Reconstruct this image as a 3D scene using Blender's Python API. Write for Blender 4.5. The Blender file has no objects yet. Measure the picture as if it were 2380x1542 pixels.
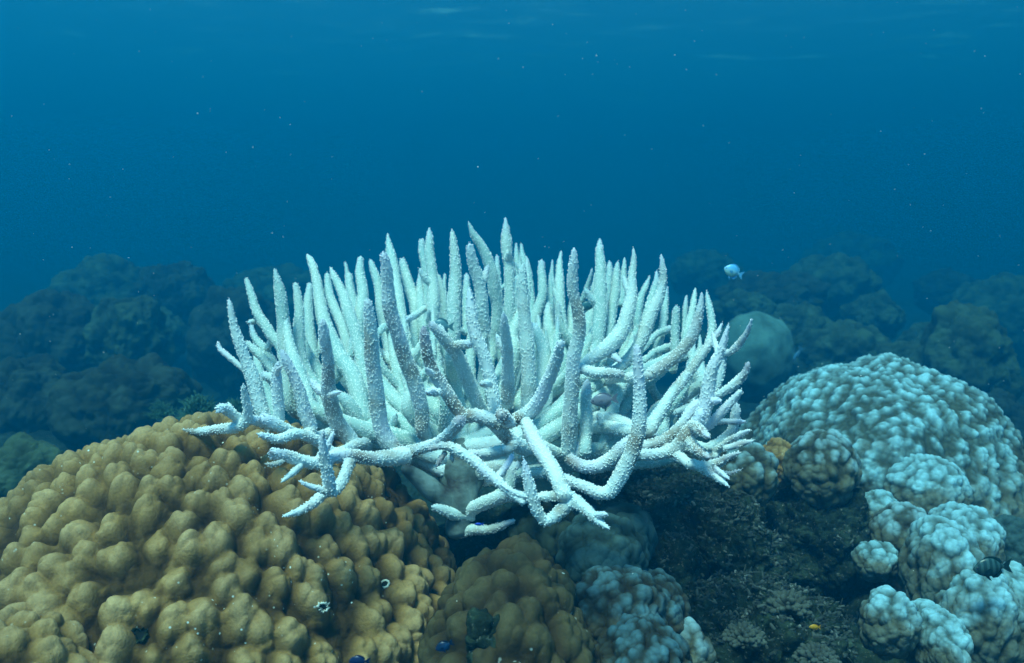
import bpy, bmesh, math, random
import numpy as np
from mathutils import Vector
from mathutils.kdtree import KDTree

random.seed(7)
RNG = np.random.default_rng(11)
SC = bpy.context.scene
COL = SC.collection
R = math.radians

# ------------------------------------------------------------------ camera, sky, sun, exposure
FPX = 1980.0                      # focal length in pixels of a 2380 px wide picture
PITCH = R(6.1)
cam_d = bpy.data.cameras.new('camera')
cam = bpy.data.objects.new('camera', cam_d)
COL.objects.link(cam)
cam.location = (0, 0, 0)
cam.rotation_euler = (R(90) - PITCH, 0, 0)
cam_d.sensor_width = 36.0
cam_d.lens = 36.0 * FPX / 2380.0
cam_d.clip_start = 0.05
cam_d.clip_end = 400
cam_d.dof.use_dof = True
cam_d.dof.focus_distance = 1.3
cam_d.dof.aperture_fstop = 6.3
SC.camera = cam

SUN_EL, SUN_ROT = R(65), R(205)   # high, a little behind the camera and to its left
world = bpy.data.worlds.new('World')
SC.world = world
world.use_nodes = True
wn = world.node_tree
sky = wn.nodes.new('ShaderNodeTexSky')
sky.sky_type = 'NISHITA'
sky.sun_disc = False
sky.sun_elevation = SUN_EL
sky.sun_rotation = SUN_ROT
wn.links.new(sky.outputs[0], wn.nodes['Background'].inputs[0])
wn.nodes['Background'].inputs[1].default_value = 0.06

sun_d = bpy.data.lights.new('sun', 'SUN')
sun = bpy.data.objects.new('sun', sun_d)
COL.objects.link(sun)
sun_d.energy = 5.0
sun_d.angle = R(15)               # spread by the rippled surface
sun_d.color = (1.0, 0.93, 0.85)
sd = Vector((math.sin(SUN_ROT) * math.cos(SUN_EL), math.cos(SUN_ROT) * math.cos(SUN_EL), math.sin(SUN_EL)))
sun.rotation_euler = sd.to_track_quat('Z', 'Y').to_euler()

SC.view_settings.view_transform = 'Standard'
SC.view_settings.look = 'None'
SC.view_settings.gamma = 1.0
SC.view_settings.exposure = 1.38
SC.cycles.volume_bounces = 1
SC.cycles.max_bounces = 5
SC.cycles.diffuse_bounces = 3
SC.cycles.glossy_bounces = 2
SC.cycles.transmission_bounces = 2
SC.cycles.transparent_max_bounces = 8
SC.cycles.use_denoising = True
SC.cycles.caustics_reflective = False
SC.cycles.caustics_refractive = False

HAZE_DENSITY = 0.225
HAZE_COLOR = (0.0, 0.235, 0.50, 1)
HAZE_ABSORB = (0.0, 0.22, 0.30, 1)
HAZE_G = 0.55
SURFACE_Z = 5.0

SP, CP = math.sin(PITCH), math.cos(PITCH)


def P(px, py, d):
    """point at a pixel of the 2380x1542 picture, d metres along the view axis"""
    r = (px - 1190.0) / FPX * d
    u = (771.0 - py) / FPX * d
    return np.array([r, d * CP + u * SP, -d * SP + u * CP])


# ------------------------------------------------------------------ numpy noise
_T = RNG.random((64, 64, 64)).astype(np.float32)


def vnoise(p, scale=1.0, seed=0):
    q = p * scale + seed * 17.31
    i = np.floor(q).astype(np.int64)
    f = q - i
    f = f * f * (3 - 2 * f)
    i0 = i & 63
    i1 = (i + 1) & 63
    x0, y0, z0 = i0.T
    x1, y1, z1 = i1.T
    fx, fy, fz = f.T
    a = _T[x0, y0, z0] * (1 - fx) + _T[x1, y0, z0] * fx
    b = _T[x0, y1, z0] * (1 - fx) + _T[x1, y1, z0] * fx
    c = _T[x0, y0, z1] * (1 - fx) + _T[x1, y0, z1] * fx
    e = _T[x0, y1, z1] * (1 - fx) + _T[x1, y1, z1] * fx
    return (a * (1 - fy) + b * fy) * (1 - fz) + (c * (1 - fy) + e * fy) * fz


def fbm(p, scale, octaves=4, seed=0, gain=0.5):
    s, amp, tot = 0, 1.0, 0
    for k in range(octaves):
        s = s + amp * (vnoise(p, scale * 2.03 ** k, seed + k) - 0.5)
        tot += amp
        amp *= gain
    return s / tot * 2


# ------------------------------------------------------------------ object helpers
def set_attr(me, name, arr, kind='FLOAT'):
    a = me.attributes.new(name, kind, 'POINT')
    if kind == 'FLOAT':
        a.data.foreach_set('value', np.ascontiguousarray(arr, dtype=np.float32))
    else:
        a.data.foreach_set('color', np.ascontiguousarray(arr, dtype=np.float32).ravel())


def mesh_np(name, verts, faces, mat, smooth=True):
    """faces: array (n,3) or (n,4), or a list of such arrays"""
    if not isinstance(faces, list):
        faces = [faces]
    me = bpy.data.meshes.new(name)
    nl = sum(f.size for f in faces)
    nf = sum(len(f) for f in faces)
    me.vertices.add(len(verts))
    me.vertices.foreach_set('co', np.ascontiguousarray(verts, dtype=np.float32).ravel())
    me.loops.add(nl)
    me.loops.foreach_set('vertex_index', np.concatenate([f.ravel() for f in faces]).astype(np.int32))
    me.polygons.add(nf)
    tot = np.concatenate([np.full(len(f), f.shape[1]) for f in faces])
    start = np.concatenate([[0], np.cumsum(tot)[:-1]])
    me.polygons.foreach_set('loop_start', start.astype(np.int32))
    me.polygons.foreach_set('use_smooth', np.full(nf, smooth))
    me.update(calc_edges=True)
    me.materials.append(mat)
    return me


def link(name, me, parent=None, loc=None):
    o = bpy.data.objects.new(name, me)
    COL.objects.link(o)
    if loc is not None:
        o.location = loc
    if parent is not None:
        o.parent = parent
    return o


def tag(o, label=None, cat=None, group=None, kind=None):
    if label:
        o['label'] = label
    if cat:
        o['category'] = cat
    if group:
        o['group'] = group
    if kind:
        o['kind'] = kind
    return o


def empty(name, loc):
    o = bpy.data.objects.new(name, None)
    COL.objects.link(o)
    o.location = loc
    return o


# ------------------------------------------------------------------ node helpers
def new_mat(name):
    m = bpy.data.materials.new(name)
    m.use_nodes = True
    nt = m.node_tree
    return m, nt, nt.nodes['Principled BSDF']


def N(nt, t, **kw):
    n = nt.nodes.new(t)
    for k, v in kw.items():
        if k in n.bl_rna.properties.keys():
            setattr(n, k, v)
        else:
            n.inputs[k].default_value = v
    return n


def noise(nt, scale, detail=3, rough=0.55):
    tc = nt.nodes.get('TC') or N(nt, 'ShaderNodeTexCoord')
    tc.name = 'TC'
    n = N(nt, 'ShaderNodeTexNoise')
    n.inputs['Scale'].default_value = scale
    n.inputs['Detail'].default_value = detail
    n.inputs['Roughness'].default_value = rough
    nt.links.new(tc.outputs['Object'], n.inputs['Vector'])
    return n.outputs['Fac']


def ramp(nt, src, stops, interp='LINEAR'):
    r = N(nt, 'ShaderNodeValToRGB')
    r.color_ramp.interpolation = interp
    el = r.color_ramp.elements
    while len(el) < len(stops):
        el.new(0.5)
    for e, (p, c) in zip(el, stops):
        e.position = p
        e.color = (*c, 1) if len(c) == 3 else c
    nt.links.new(src, r.inputs[0])
    return r.outputs[0]


def mix(nt, fac, a, b, blend='MIX'):
    m = N(nt, 'ShaderNodeMix', data_type='RGBA', blend_type=blend)
    for i, v in ((0, fac), (6, a), (7, b)):
        if isinstance(v, bpy.types.NodeSocket):
            nt.links.new(v, m.inputs[i])
        else:
            m.inputs[i].default_value = v if i == 0 else ((*v, 1) if len(v) == 3 else v)
    return m.outputs[2]


def math_n(nt, op, a, b=0.0, clamp=False):
    m = N(nt, 'ShaderNodeMath', operation=op, use_clamp=clamp)
    for i, v in ((0, a), (1, b)):
        if isinstance(v, bpy.types.NodeSocket):
            nt.links.new(v, m.inputs[i])
        else:
            m.inputs[i].default_value = v
    return m.outputs[0]


def attr(nt, name, out='Fac'):
    a = N(nt, 'ShaderNodeAttribute', attribute_name=name)
    return a.outputs[out]


def bump(nt, src, bsdf, strength, dist):
    b = N(nt, 'ShaderNodeBump')
    b.inputs['Strength'].default_value = strength
    b.inputs['Distance'].default_value = dist
    nt.links.new(src, b.inputs['Height'])
    nt.links.new(b.outputs[0], bsdf.inputs['Normal'])


G3 = lambda v: (v, v, v)


def coral_mat(name, low, mid, top, under=None, fine=160, speck=0.0, speck_col=(0.7, 0.75, 0.72), var=(0.7, 1.25), bump_s=0.35, lo=-0.3, hi=0.9):
    """massive coral: colour follows the height of its own lumps, mottled by noise, with pale specks"""
    m, nt, b = new_mat(name)
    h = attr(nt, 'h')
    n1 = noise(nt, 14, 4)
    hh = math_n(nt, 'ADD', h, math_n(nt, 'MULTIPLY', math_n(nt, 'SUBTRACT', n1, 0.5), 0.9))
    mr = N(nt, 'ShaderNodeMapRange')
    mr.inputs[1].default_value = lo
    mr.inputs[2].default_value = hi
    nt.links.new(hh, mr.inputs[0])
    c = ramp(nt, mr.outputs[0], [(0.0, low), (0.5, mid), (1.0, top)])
    if under:                     # brown side tissue, bleached crown; overhead light and side shade painted in too
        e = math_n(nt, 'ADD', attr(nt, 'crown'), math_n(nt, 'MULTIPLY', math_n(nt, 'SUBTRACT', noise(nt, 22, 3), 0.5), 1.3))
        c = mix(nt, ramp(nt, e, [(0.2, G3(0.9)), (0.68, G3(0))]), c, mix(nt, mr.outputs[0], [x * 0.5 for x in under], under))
    n2 = noise(nt, 5, 3)
    c = mix(nt, 1.0, c, ramp(nt, n2, [(0.3, G3(var[0])), (0.7, G3(var[1]))]), 'MULTIPLY')
    n3 = noise(nt, fine, 2, 0.7)
    c = mix(nt, 1.0, c, ramp(nt, n3, [(0.3, G3(0.85)), (0.7, G3(1.15))]), 'MULTIPLY')
    if speck > 0:
        v = N(nt, 'ShaderNodeTexVoronoi')
        v.inputs['Scale'].default_value = 75
        nt.links.new(nt.nodes['TC'].outputs['Object'], v.inputs['Vector'])
        patch = ramp(nt, noise(nt, 7, 2), [(0.48, G3(0)), (0.62, G3(1))])
        sp = ramp(nt, v.outputs['Distance'], [(speck * 0.6, G3(1)), (speck, G3(0))])
        c = mix(nt, math_n(nt, 'MULTIPLY', sp, patch), c, speck_col)
    nt.links.new(c, b.inputs['Base Color'])
    b.inputs['Roughness'].default_value = 0.85
    b.inputs['Specular IOR Level'].default_value = 0.15
    bump(nt, n3, b, bump_s, 0.004)
    return m


def plain_mat(name, col, rough=0.7, noise_scale=60, var=0.35, spec=0.2, bump_d=0.002):
    m, nt, b = new_mat(name)
    n = noise(nt, noise_scale, 4)
    c = mix(nt, 1.0, col, ramp(nt, n, [(0.25, G3(1 - var)), (0.75, G3(1 + var))]), 'MULTIPLY')
    nt.links.new(c, b.inputs['Base Color'])
    b.inputs['Roughness'].default_value = rough
    b.inputs['Specular IOR Level'].default_value = spec
    if bump_d:
        bump(nt, n, b, 0.5, bump_d)
    return m


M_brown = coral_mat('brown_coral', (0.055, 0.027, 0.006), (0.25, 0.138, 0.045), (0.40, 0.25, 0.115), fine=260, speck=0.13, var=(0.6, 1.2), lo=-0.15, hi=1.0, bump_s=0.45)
M_brown_shaded = coral_mat('shaded_brown_coral', (0.02, 0.012, 0.004), (0.055, 0.034, 0.012), (0.09, 0.068, 0.03), fine=220, speck=0.2, var=(0.6, 1.3), lo=-0.15, hi=1.0)  # copy of the brown, darkened for the staghorn's shade on the small mound
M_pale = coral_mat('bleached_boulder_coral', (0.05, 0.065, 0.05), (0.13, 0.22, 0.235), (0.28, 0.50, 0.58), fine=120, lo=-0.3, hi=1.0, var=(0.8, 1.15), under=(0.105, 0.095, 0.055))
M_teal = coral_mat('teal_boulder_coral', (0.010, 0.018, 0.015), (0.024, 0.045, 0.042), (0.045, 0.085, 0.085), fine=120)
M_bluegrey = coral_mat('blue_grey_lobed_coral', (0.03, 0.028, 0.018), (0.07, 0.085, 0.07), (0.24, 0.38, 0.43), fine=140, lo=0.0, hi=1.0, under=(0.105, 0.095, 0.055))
M_shade = coral_mat('dull_shaded_coral', (0.016, 0.014, 0.009), (0.026, 0.034, 0.03), (0.06, 0.125, 0.15), fine=140, lo=0.0, hi=1.0, under=(0.06, 0.045, 0.022))  # dull lobes, with the shade under the staghorn also darkened into their colour
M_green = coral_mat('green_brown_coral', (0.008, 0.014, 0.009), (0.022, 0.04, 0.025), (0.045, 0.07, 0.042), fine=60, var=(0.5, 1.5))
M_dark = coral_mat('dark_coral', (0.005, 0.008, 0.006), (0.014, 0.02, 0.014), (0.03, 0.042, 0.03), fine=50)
M_smooth = coral_mat('smooth_pale_coral', (0.03, 0.07, 0.07), (0.06, 0.13, 0.13), (0.09, 0.19, 0.19), fine=60, var=(0.6, 1.3))

# rock and rubble
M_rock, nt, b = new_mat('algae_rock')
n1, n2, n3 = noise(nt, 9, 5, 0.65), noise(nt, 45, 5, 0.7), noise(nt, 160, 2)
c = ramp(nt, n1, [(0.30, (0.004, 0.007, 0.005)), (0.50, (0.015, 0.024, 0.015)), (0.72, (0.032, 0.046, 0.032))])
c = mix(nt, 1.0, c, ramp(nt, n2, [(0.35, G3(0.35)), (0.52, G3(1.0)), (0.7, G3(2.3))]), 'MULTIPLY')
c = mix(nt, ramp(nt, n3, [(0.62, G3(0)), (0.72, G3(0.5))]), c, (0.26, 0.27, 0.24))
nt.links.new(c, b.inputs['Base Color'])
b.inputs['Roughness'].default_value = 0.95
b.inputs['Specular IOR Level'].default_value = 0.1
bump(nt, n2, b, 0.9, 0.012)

# staghorn: corallite tips white over a lavender-grey skin, brown between them in places
M_stag, nt, b = new_mat('bleached_staghorn')
col = N(nt, 'ShaderNodeAttribute', attribute_name='stag')
sep = N(nt, 'ShaderNodeSeparateColor')
nt.links.new(col.outputs['Color'], sep.inputs[0])
cor, tipn, lav = sep.outputs[0], sep.outputs[1], sep.outputs[2]
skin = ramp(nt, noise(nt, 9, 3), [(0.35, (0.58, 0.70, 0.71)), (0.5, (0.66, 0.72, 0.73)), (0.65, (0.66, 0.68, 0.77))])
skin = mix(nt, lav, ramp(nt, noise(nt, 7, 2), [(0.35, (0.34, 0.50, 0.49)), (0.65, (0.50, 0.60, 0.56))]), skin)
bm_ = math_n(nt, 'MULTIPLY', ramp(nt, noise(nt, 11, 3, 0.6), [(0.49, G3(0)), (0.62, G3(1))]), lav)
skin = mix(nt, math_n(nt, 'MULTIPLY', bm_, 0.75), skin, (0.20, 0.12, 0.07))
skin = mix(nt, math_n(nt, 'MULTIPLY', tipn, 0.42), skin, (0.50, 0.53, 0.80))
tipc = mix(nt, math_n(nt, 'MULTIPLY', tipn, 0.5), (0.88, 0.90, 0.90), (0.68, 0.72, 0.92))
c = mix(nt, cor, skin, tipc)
nt.links.new(c, b.inputs['Base Color'])
b.inputs['Roughness'].default_value = 0.6
b.inputs['Specular IOR Level'].default_value = 0.25
bump(nt, noise(nt, 500, 2), b, 0.3, 0.001)


# ------------------------------------------------------------------ massive corals and rocks
def dome_dirs(n, axis, half):
    """n x n grid of unit directions, equal area, around axis out to the angle half"""
    u = np.linspace(-1, 1, n)
    a, c = np.meshgrid(u, u, indexing='ij')
    a, c = a.ravel(), c.ravel()
    m = np.maximum(np.abs(a), np.abs(c))
    big = np.abs(a) > np.abs(c)
    with np.errstate(divide='ignore', invalid='ignore'):
        th = np.where(big, np.where(a != 0, (math.pi / 4) * (c / np.where(a == 0, 1, a)), 0),
                      math.pi / 2 - (math.pi / 4) * (a / np.where(c == 0, 1, c)))
    rr = np.where(big, a, c)
    x, y = rr * np.cos(th), rr * np.sin(th)
    r = np.sqrt(x * x + y * y)
    R_ = math.sin(half / 2) * 2
    rho = r * R_
    ct = 1 - rho * rho / 2
    st = np.sqrt(np.maximum(0, 1 - ct * ct))
    k = np.where(r > 1e-9, st / np.maximum(r, 1e-9), 0)
    ax = np.array(axis, float)
    ax /= np.linalg.norm(ax)
    e1 = np.cross(ax, (1, 0, 0))
    e1 /= np.linalg.norm(e1)
    e2 = np.cross(ax, e1)
    return ct[:, None] * ax + (x * k)[:, None] * e1 + (y * k)[:, None] * e2


def grid_faces(nx, ny):
    i = np.arange(nx * ny).reshape(nx, ny)
    return np.stack([i[:-1, :-1].ravel(), i[1:, :-1].ravel(), i[1:, 1:].ravel(), i[:-1, 1:].ravel()], 1)


def poisson(cands, r, az):
    s = np.array([1, 1, az])
    acc = np.empty((len(cands), 3))
    k = 0
    for q in cands:
        qs = q * s
        if k == 0 or np.min(np.sum((acc[:k] - qs) ** 2, 1)) > r * r:
            acc[k] = qs
            k += 1
    return acc[:k] / s


def lump_field(pos, lump, az, rng, surf, seedmax=2500, wv=0.6):
    """height of rounded domes packed over a surface: 1 at a dome's top, negative in the creases"""
    area_guess = surf['area']
    n = int(min(seedmax, max(12, area_guess / (lump * lump) * 5)))
    idx = rng.integers(0, len(pos), n)
    seeds = poisson(pos[idx], lump * 0.78, az)
    w = (rng.random(len(seeds)) - 0.35) * (lump * wv) ** 2
    s = np.array([1, 1, az])
    ps, ss = pos * s, seeds * s
    out = np.empty(len(pos))
    for a in range(0, len(pos), 20000):
        q = ps[a:a + 20000]
        D = (q * q).sum(1)[:, None] + (ss * ss).sum(1)[None] - 2 * q @ ss.T - w[None]
        out[a:a + 20000] = D.min(1)
    x = out / (lump * lump)
    return 0.55 * (1.25 * np.sqrt(np.clip(1 - 2.4 * x, 0.05, 1.3)) - 0.35) + 0.45 * np.clip(1 - 2.4 * x, -1, 1.2)


def massive(name, cx, cy, d, rx, rz, ry=None, lump=0.05, amp=0.015, lump2=0.0, amp2=0.0, n=160, mat=None, seed=1,
            undul=0.07, uscale=2.5, az=0.75, upb=0.25, rough=0.0, rough_scale=20, power=2.0, axis=(0, -0.62, 0.78),
            half=R(128), parent=None, loc=None, warp=0.25, lean=(0, 0), wv=0.6):
    rng = np.random.default_rng(seed)
    c = P(cx, cy, d)
    rad = np.array([rx / FPX * d, 0, rz / FPX * d])
    rad[1] = ry if ry else rad[0]
    dirs = dome_dirs(n, axis, half)
    k = (np.abs(dirs) ** power).sum(1) ** (-1 / power)
    pos = dirs * k[:, None] * rad
    pos[:, 0] += lean[0] * pos[:, 2]
    pos[:, 1] += lean[1] * pos[:, 2]
    und = fbm(dirs + seed * 3.1, uscale, 2, seed)
    pos *= (1 + undul * und)[:, None]
    nrm = dirs / rad
    nrm /= np.linalg.norm(nrm, axis=1)[:, None]
    surf = {'area': 4 * math.pi * ((rad[0] * rad[1]) ** 1.6 / 3 + (rad[0] * rad[2]) ** 1.6 / 3 + (rad[1] * rad[2]) ** 1.6 / 3) ** (1 / 1.6) * 0.8}
    q = pos + warp * lump * np.stack([fbm(pos, 0.8 / lump, 2, seed + 5), fbm(pos, 0.8 / lump, 2, seed + 6), fbm(pos, 0.8 / lump, 2, seed + 7)], 1)
    h1 = lump_field(q, lump, az, rng, surf, wv=wv)
    h = h1 * amp
    hv = h1 * 1.0
    if lump2:
        h2 = lump_field(q + 0.25 * lump2 * np.stack([fbm(pos, 1.5 / lump2, 2, seed + 8), fbm(pos, 1.5 / lump2, 2, seed + 9), fbm(pos, 1.5 / lump2, 2, seed + 3)], 1), lump2, az, rng, surf, 9000)
        h = h + h2 * amp2
        wgt = amp2 / (amp + amp2)
        hv = h1 * (1 - wgt) + h2 * wgt
    if rough:
        rr = fbm(pos, rough_scale, 5, seed + 21, 0.65)
        h = h + rr * rough
        hv = hv + rr
    dn = nrm + np.array([0, 0, upb])
    pos = pos + dn * h[:, None]
    o_loc = Vector(c) if loc is None else Vector(loc)
    v = pos + c - np.array(o_loc)
    me = mesh_np(name, v, grid_faces(n, n)[:, ::-1], mat)
    # faces outwards
    me.update()
    f0 = me.polygons[len(me.polygons) // 2]
    if np.dot(np.array(f0.normal), nrm[f0.vertices[0]]) < 0:
        me.flip_normals()
    set_attr(me, 'h', hv)
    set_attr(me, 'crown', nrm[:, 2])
    return link(name, me, parent, o_loc)

# ------------------------------------------------------------------ setting: water surface, haze, sea floor
m, nt, b = new_mat('water_surface')
nt.nodes.remove(b)
out = nt.nodes['Material Output']
tr = N(nt, 'ShaderNodeBsdfTransparent')
tl = N(nt, 'ShaderNodeBsdfTranslucent')
tl.inputs['Color'].default_value = (0.9, 0.95, 1, 1)
mx = N(nt, 'ShaderNodeMixShader')
tc = N(nt, 'ShaderNodeTexCoord')
mp = N(nt, 'ShaderNodeMapping')
mp.inputs['Scale'].default_value = (0.8, 1.7, 1)
nt.links.new(tc.outputs['Object'], mp.inputs[0])
nz = N(nt, 'ShaderNodeTexNoise')
nz.inputs['Scale'].default_value = 0.75
nz.inputs['Detail'].default_value = 5
nz.inputs['Roughness'].default_value = 0.6
nt.links.new(mp.outputs[0], nz.inputs['Vector'])
f = ramp(nt, nz.outputs['Fac'], [(0.50, G3(0.02)), (0.62, G3(0.07)), (0.72, G3(0.42))])
nt.links.new(f, mx.inputs[0])
nt.links.new(tr.outputs[0], mx.inputs[1])
nt.links.new(tl.outputs[0], mx.inputs[2])
nt.links.new(mx.outputs[0], out.inputs['Surface'])
M_surf = m

nx, ny = 140, 200
gx, gy = np.meshgrid(np.linspace(-27, 27, nx), np.linspace(-2.5, 40, ny), indexing='ij')
pp = np.stack([gx.ravel(), gy.ravel(), np.full(nx * ny, SURFACE_Z)], 1)
pp[:, 2] += 0.10 * fbm(pp * (1, 1.7, 1), 0.7, 3, 3)
tag(link('water_surface', mesh_np('water_surface', pp, grid_faces(nx, ny), M_surf)), kind='structure')

# sea floor: one sheet, finer near the camera
nx, ny = 420, 520
v_ = np.linspace(0, 1, ny)
yy = -1.0 + 41.0 * (np.exp(4.2 * v_) - 1) / (math.exp(4.2) - 1)
u_ = np.linspace(-1, 1, nx)
gx = u_[:, None] * (2.0 + 0.62 * (yy[None, :] + 1.0))
gy = np.broadcast_to(yy[None, :], gx.shape)
pp = np.stack([gx.ravel(), gy.ravel(), np.zeros(nx * ny)], 1)
z = -0.80 + 0.10 * fbm(pp, 0.9, 2, 5)
z += 0.085 * np.abs(fbm(pp, 3.2, 4, 9)) * 2 - 0.02
z += 0.022 * fbm(pp, 17, 4, 12, 0.65)
x_, y_ = pp[:, 0], pp[:, 1]


def bumpz(cx, cy, rx, ry, hh):
    return hh * np.exp(-((x_ - cx) / rx) ** 2 - ((y_ - cy) / ry) ** 2)


z += bumpz(0.60, 1.85, 0.28, 0.35, 0.12)        # rubble slope in front of the right boulder
z += bumpz(0.42, 1.35, 0.22, 0.22, 0.06)
z -= bumpz(0.40, 2.45, 0.24, 0.62, 0.85)        # hollow behind and under the staghorn
z -= 0.42 * np.clip((y_ - 2.8) / 3.5, 0, 1)
z -= bumpz(-1.3, 2.9, 0.7, 0.7, 0.25)
z += 0.015 * np.clip(y_ - 6, 0, 40)
pp[:, 2] = z
tag(link('sea_floor', mesh_np('sea_floor', pp, grid_faces(nx, ny), M_rock)), kind='structure')


def floor_z(x, y):
    i = np.argmin((x_ - x) ** 2 + (y_ - y) ** 2)
    return z[i]


def build_haze():
    m = bpy.data.materials.new('water_haze')
    m.use_nodes = True
    nt = m.node_tree
    nt.nodes.remove(nt.nodes['Principled BSDF'])
    v = N(nt, 'ShaderNodeVolumePrincipled')
    v.inputs['Color'].default_value = HAZE_COLOR
    v.inputs['Absorption Color'].default_value = HAZE_ABSORB
    v.inputs['Density'].default_value = HAZE_DENSITY
    v.inputs['Anisotropy'].default_value = HAZE_G
    nt.links.new(v.outputs[0], nt.nodes['Material Output'].inputs['Volume'])
    bm = bmesh.new()
    bmesh.ops.create_cube(bm, size=1)
    lo, hi = np.array((-28.5, -4, -3.0)), np.array((28.5, 42, SURFACE_Z + 0.3))
    for q in bm.verts:
        q.co = [(lo[k] + hi[k]) / 2 + q.co[k] * (hi[k] - lo[k]) for k in range(3)]
    me = bpy.data.meshes.new('haze')
    bm.to_mesh(me)
    me.materials.append(m)
    tag(link('haze', me), kind='stuff')


build_haze()

# ------------------------------------------------------------------ the brown lobed corals in front
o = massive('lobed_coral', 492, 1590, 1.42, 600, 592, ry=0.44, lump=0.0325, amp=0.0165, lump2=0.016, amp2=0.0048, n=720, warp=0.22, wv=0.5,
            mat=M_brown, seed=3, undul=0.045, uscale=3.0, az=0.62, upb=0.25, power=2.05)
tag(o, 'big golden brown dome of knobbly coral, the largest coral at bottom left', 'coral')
brown = o
o = massive('lobed_coral', 1188, 1625, 1.20, 190, 315, ry=0.20, lump=0.036, amp=0.015, lump2=0.017, amp2=0.004, n=320,
            mat=M_brown_shaded, seed=8, undul=0.12, uscale=2.0, az=0.7, upb=0.35)
tag(o, 'small brown knobbly coral mound below the staghorn trunk, right of the big golden dome', 'coral')
o = massive('lobed_coral', 5, 1690, 1.0, 215, 235, ry=0.12, lump=0.030, amp=0.013, lump2=0.014, amp2=0.003, n=200,
            mat=M_brown, seed=13, undul=0.08, az=0.7, upb=0.3)
tag(o, 'low olive brown coral mound cut off by the bottom left corner', 'coral')

# ------------------------------------------------------------------ lobes right of the staghorn
def pale(cx, cy, d, rx, rz, seed, n=170, lump=0.030, amp=0.008, mat=None, parent=None, name='lobe', **k):
    kw = dict(lump2=lump * 0.5, amp2=amp * 0.4, undul=0.12, uscale=2.0, az=0.8, upb=0.25)
    kw.update(k)
    return massive(name, cx, cy, d, rx, rz, lump=lump, amp=amp, n=n, mat=mat or M_pale, seed=seed, parent=parent,
                   loc=(0, 0, 0) if parent else None, **kw)


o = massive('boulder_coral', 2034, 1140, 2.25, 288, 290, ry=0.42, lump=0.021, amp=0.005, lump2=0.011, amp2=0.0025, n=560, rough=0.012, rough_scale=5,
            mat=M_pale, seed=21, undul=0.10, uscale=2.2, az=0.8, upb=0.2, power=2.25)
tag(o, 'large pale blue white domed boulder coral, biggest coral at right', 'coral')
lobes = [
    ((1908, 1095, 1.80, 78, 82), M_bluegrey, 'round pale topped coral knob hanging below the front edge of the large pale boulder coral'),
    ((1735, 1105, 1.75, 62, 68), M_bluegrey, 'blue grey coral knob just right of the lowest right staghorn tips'),
    ((1806, 1078, 1.85, 36, 52), M_brown, 'small yellow brown coral knob between two larger blue grey knobs'),
    ((2096, 1092, 1.95, 42, 44), M_bluegrey, 'small round grey coral knob under the middle of the large pale boulder coral'),
    ((2150, 1150, 1.85, 92, 84), M_pale, 'bright pale blue rounded coral lobe right of the rubble, under the large boulder coral'),
    ((2212, 1110, 1.98, 62, 70), M_pale, 'pale lumpy coral lobe joined to the right boulder coral just behind the bright rounded lobe'),
    ((2042, 1192, 1.80, 46, 44), M_pale, 'small pale blue coral knob at the left side of the bright rounded lobe'),
    ((2100, 1248, 1.72, 68, 66), M_bluegrey, 'knobbly grey blue coral lobe below the bright rounded lobe'),
    ((2038, 1305, 1.62, 46, 40), M_pale, 'small white topped coral nub standing alone beside the dark rubble'),
    ((2322, 1208, 1.90, 36, 40), M_bluegrey, 'small dark grey coral knob at the right edge above the dark striped fish'),
    ((2340, 1290, 1.80, 75, 80), M_teal, 'teal coral lobe cut by the right edge behind the dark striped fish'),
    ((1603, 1520, 1.22, 40, 62), M_bluegrey, 'thin upright pale topped coral finger at the bottom, right of the lobed grey mound'),
    ((2066, 1452, 1.42, 58, 74), M_pale, 'upright white capped coral knob at the bottom between rubble and the big right cluster'),
]
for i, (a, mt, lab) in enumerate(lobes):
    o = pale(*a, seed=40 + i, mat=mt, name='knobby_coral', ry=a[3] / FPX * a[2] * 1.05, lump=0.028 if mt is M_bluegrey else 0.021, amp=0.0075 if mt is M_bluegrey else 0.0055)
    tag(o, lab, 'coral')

c = empty('lobed_coral', P(2230, 1480, 1.6))
tag(c, 'tall cluster of pale blue white coral lobes filling the bottom right corner', 'coral')


def kid(fn, *a, **k):
    o = fn(*a, **k)
    return o


def adopt(o, parent):
    """make o a child of parent while it stays where it is"""
    o.parent = parent
    o.location = Vector(o.location) - Vector(parent.location)


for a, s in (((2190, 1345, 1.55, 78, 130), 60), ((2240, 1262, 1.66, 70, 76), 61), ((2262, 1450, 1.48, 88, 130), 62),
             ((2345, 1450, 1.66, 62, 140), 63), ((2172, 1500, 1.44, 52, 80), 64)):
    adopt(pale(*a, seed=s, n=220, lump=0.021, amp=0.006, ry=0.08, az=0.6, power=2.2), c)

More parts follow.
